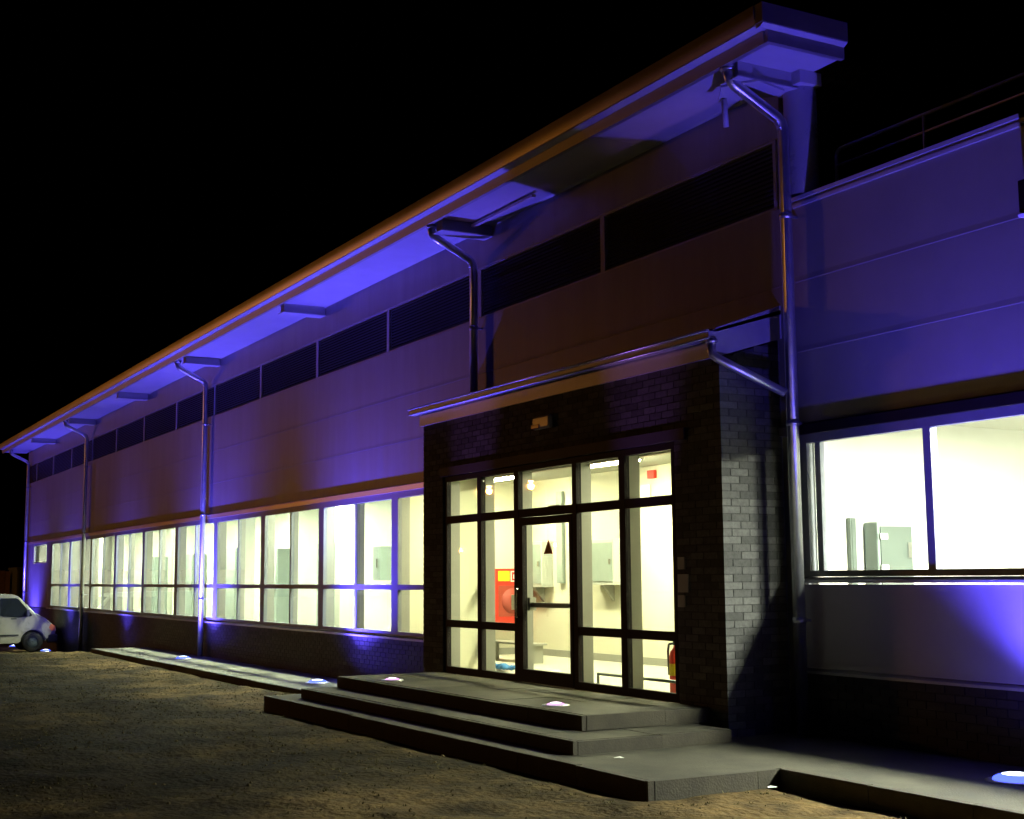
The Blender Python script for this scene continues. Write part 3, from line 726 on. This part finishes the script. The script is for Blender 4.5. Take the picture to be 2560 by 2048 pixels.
# ------------------------------------------------------------------ things in the hall and wing
def switch_cabinet(x0, x1, z0, z1, label, y=3.29, dp=.45):
    t = thing('switch_cabinet', label, 'cabinet', ((x0+x1)/2, y, z0), 'grey cabinets along the hall wall')
    B(x0, x1, y-dp, y, z0, z1).build('case', 'cabinet_grey', t, bevel=.008)
    d = B(x0+.04, x1-.04, y-dp-.015, y-dp-.001, z0+.06, z1-.06).build('door', 'cabinet_grey', t)
    B(x1-.12, x1-.07, y-dp-.04, y-dp-.016, (z0+z1)/2-.1, (z0+z1)/2+.1).build('handle', 'chrome', d)
for k, (a, b, c, d) in enumerate(((-17.3,-16.9,1.45,2.2),(-15.4,-14.9,1.2,2.3),(-20.8,-19.7,.2,2.35),(-24.6,-23.7,.2,2.3),(-28.4,-27.3,.2,2.4),(-33.,-31.8,.2,2.3),(-37.5,-36.5,.2,2.3))):
    switch_cabinet(a, b, c, d, ['small grey cabinet on the hall wall nearest the porch but one','grey wall cabinet in the hall nearest the entrance porch','tall grey cabinet in the hall, first one left of the wall cabinets','tall grey cabinet in the hall, second left of the wall cabinets','tall grey cabinet in the hall, third left of the wall cabinets','tall grey cabinet in the hall, fourth left of the wall cabinets','tall grey cabinet in the hall at the far left end'][k])
wc = thing('switch_cabinet', 'pale grey cabinet with white hinges behind the wing window', 'cabinet', (.3, 1.15, 1.0))
B(.197, .40, .87, 1.36, 1.0, 2.03).build('case', 'cabinet_grey', wc, bevel=.02)
d = B(.401, .412, .90, 1.33, 1.04, 1.98).build('door', 'cabinet_dark', wc)
for z in (1.88, 1.56): B(.413, .425, .885, .985, z-.03, z+.03).build('hinge', 'white_paint', d)
B(.413, .43, 1.26, 1.31, 1.66, 1.82).build('latch', 'chrome', d)
tag(MB().box(.197, .25, .64, .72, .2, 2.07).box(.25, .256, .66, .70, .2, 2.07).build('cable_duct', 'cabinet_dark'), 'grey vertical cable duct left of the cabinet behind the wing window', 'duct')
tag(MB().tube([(1.9,2.9,3.09),(1.905,2.9,1.6)], .012, 6).lathe([(.001,-.03),(.03,0),(.001,.03)], (1.905,2.9,1.6), 8).build('hanging_cable', 'skirting'), 'thin cable hanging behind the right pane of the wing window', 'cable')

# ------------------------------------------------------------------ white van
VX, VY, VZ = -38.15, -.27, -.875
van = thing('van', 'white van parked nose to the wall at the far left', 'van', (VX, VY-2, VZ))
def vy(y): return VY+y
prof = [(.0,.58),(.0,.66),(-.03,.80),(-.09,.90),(-.36,1.12),(-.69,1.30),(-.74,1.35),(-1.16,1.80),(-1.26,1.88),(-1.45,1.93),(-2.6,1.98),(-4.6,1.97),(-4.75,1.85),(-4.82,1.0),(-4.82,.45),(-4.5,.32),(-4.15,.32)]
def arch(cy_, r=.40): return [(cy_+r*math.cos(t), .34+r*math.sin(t)) for t in [math.pi-math.pi*i/10 for i in range(11)]]
low = [(p[0], p[1]) for p in arch(-3.72) ]
prof += low + [(-3.25,.30),(-1.2,.30)] + arch(-.74) + [(-.30,.42)]
def hw(z): return .95 if z < 1.15 else .95-.17*(z-1.15)/.8
n = len(prof); vb = MB()
for s_ in (-1, 1): vb.v += [(VX+s_*(hw(z)-(.10 if y > -.12 else .0)), vy(y), VZ+z) for y, z in prof]
vb.f = [tuple(range(n)), tuple(range(2*n-1, n-1, -1))]+[(i, n+i, n+(i+1) % n, (i+1) % n) for i in range(n)]; vb.sm = [False]*len(vb.f)
vb.build('body', 'van_white', van, bevel=.035)
def side_panel(poly, off, m, name, par=van, depth=.012):
    mb = MB(); n = len(poly)
    mb.add([(VX+hw(z)+off, vy(y), VZ+z) for y, z in poly]+[(VX+hw(z)+off-depth, vy(y), VZ+z) for y, z in poly], [tuple(range(n)), tuple(range(2*n-1, n-1, -1))]+[(i, (i+1)%n, n+(i+1)%n, n+i) for i in range(n)])
    return mb.build(name, m, par)
side_panel([(-.80,1.20),(-.78,1.24),(-1.22,1.76),(-1.30,1.80),(-1.78,1.80),(-1.82,1.74),(-1.80,1.24),(-1.72,1.20),(-1.2,1.155)], .012, 'van_glass', 'side_window')
side_panel([(-1.95,1.22),(-1.95,1.79),(-2.9,1.8),(-2.9,1.22)], .012, 'van_glass', 'side_window')
mb = MB(); mb.add([(VX-.74,vy(-.735),VZ+1.365),(VX+.74,vy(-.735),VZ+1.365),(VX+.70,vy(-1.15),VZ+1.805),(VX-.70,vy(-1.15),VZ+1.805)], [(0,1,2,3)]); mb.build('windscreen', 'van_glass', van)
B(VX-.93, VX+.93, vy(-.28), vy(.07), VZ+.30, VZ+.57).build('bumper', 'van_black', van, bevel=.04)
side_panel([(-.03,.70),(-.03,.86),(-.17,.93),(-.23,.80),(-.15,.70)], .012, 'amber_lens_and_glint', 'indicator')
for s_ in (-1, 1): B(VX+s_*.68-.16, VX+s_*.68+.16, vy(-.06), vy(.012), VZ+.68, VZ+.84).build('headlight', 'lens_clear', van, bevel=.01)
for cy_ in (-.74, -3.72):
    for s_ in (-1, 1):
        w = MB().lathe([(.19,-.10),(.30,-.10),(.335,-.07),(.335,.07),(.30,.10),(.19,.10)], (VX+s_*.84, vy(cy_), VZ+.335), 28, 'x').build('tyre', 'black_rubber', van)
        MB().lathe([(.001,.06),(.06,.085),(.10,.05),(.19,.07),(.195,-.09),(.001,-.09)], (VX+s_*.84, vy(cy_), VZ+.335), 24, 'x').build('rim', 'container', w)
MB().box(VX-.80, VX+.80, vy(-1.12), vy(-.36), VZ+.42, VZ+.80).box(VX-.80, VX+.80, vy(-4.1), vy(-3.34), VZ+.42, VZ+.80).build('wheel_well', 'van_black', van)
side_panel([(-1.28,1.10),(-1.28,1.14),(-1.46,1.14),(-1.46,1.10)], .03, 'van_black', 'door_handle')
B(VX+1.0, VX+1.16, vy(-1.0), vy(-.90), VZ+1.2, VZ+1.42).build('mirror', 'van_black', van, bevel=.02)
side_panel([(-1.2,.55),(-1.2,.60),(-3.2,.60),(-3.2,.55)], .02, 'van_black', 'rub_strip')

# ------------------------------------------------------------------ far fence and container
fn = thing('board_fence', 'tall orange-lit board fence far beyond the end of the hall', 'fence', (-85, -8, -1.25))
y = 5.45; k = 0
while y > -22:
    piece('board', ('fb', k % 3), lambda: B(-.02, .02, -.30, 0, 0, 3.45+.05*(k % 3)), 'fence_board', fn, (-85, y, -1.3)); y -= .32; k += 1
for z in (-.4, .8, 1.8): B(-85.08, -85.022, -22, 5.4, z, z+.1).build('rail', 'fence_board', fn)
ct = thing('shipping_container', 'dark blue-grey metal container between the fence and the hall end', 'container', (-84, 7.5, -1.25))
B(-86.5, -83.04, 5.6, 9.8, -1.2, 2.25).build('body', 'container', ct)
for k in range(14): piece('rib', ('rib',), lambda: B(-.045, 0, 0, .12, 0, 3.3), 'container', ct, (-82.99, 5.65+k*.29, -1.15))
B(-86.55, -82.98, 5.55, 9.85, 2.252, 2.40).build('top_rail', 'container', ct)

# ------------------------------------------------------------------ street lamps across the yard (seen mirrored in the entrance glass)
def street_lamp(x, y, z, pw, label, heads=1):
    g0 = base_z(max(-220, min(220, x)))
    t = thing('street_lamp', label, 'street lamp', (x, y, g0), 'sodium street lamps across the yard')
    MB().tube([(x,y-1.2,g0-.3),(x,y-1.2,z-.5),(x,y-1.0,z-.05),(x,y-.4,z+.1)], [.09,.06,.05,.04], 10).build('pole', 'lamp_pole', t)
    for k in range(heads):
        dx = k*1.4
        MB().box(x+dx-.16, x+dx+.16, y-.45, y+.35, z+.02, z+.16).build('head', 'lamp_pole', t, bevel=.03)
        MB().lathe([(.001,-.14),(.10,-.11),(.15,-.03),(.16,.019)], (x+dx,y,z), 16).build('lens', 'glow_sodium', t)
        ld = bpy.data.lights.new('sodium_light', 'POINT'); ld.energy = pw; ld.color = SODIUM; ld.shadow_soft_size = .18
        o = bpy.data.objects.new('sodium_light', ld); COL.objects.link(o); o.parent = t; o.location = (dx, 0, z-.36-g0)
street_lamp(-68.9, -37.9, 8.0, STREET_P, 'sodium street lamp mirrored above the entrance door')
street_lamp(-76.2, -37.8, 8.0, STREET_P*.6, 'double headed sodium street lamp mirrored in the upper left panes', heads=2)
street_lamp(-184, -90.7, 6.2, STREET_P*.3, 'distant sodium street lamp mirrored in the far left pane')
street_lamp(-175, -103, 6.9, STREET_P*.3, 'distant sodium street lamp mirrored in the door glass')

# ------------------------------------------------------------------ litter
for x, y, z, rz, l in ((.72, -2.54, -.064, .4, 'tiny white paper scrap lying on the slab below the steps'), (2.06, -1.97, -.185, 1.1, 'white paper scrap on the soil in the corner of the right path')):
    mb = MB(); c, q = math.cos(rz), math.sin(rz)
    pts = [(-.04,-.02,.003),(.03,-.023,.008),(.043,.02,.004),(-.01,.03,.012),(-.036,.02,.005)]
    top = [(x+a*c-b*q, y+a*q+b*c, z+h+.004) for a, b, h in pts]; bot = [(p[0], p[1], p[2]-.002) for p in top]
    mb.add(top+bot, [(0,1,2,3,4),(9,8,7,6,5)]+[(i, 5+i, 5+(i+1)%5, (i+1)%5) for i in range(5)])
    tag(mb.build('paper_scrap', 'white_paint'), l, 'paper', 'paper scraps by the entrance slab')
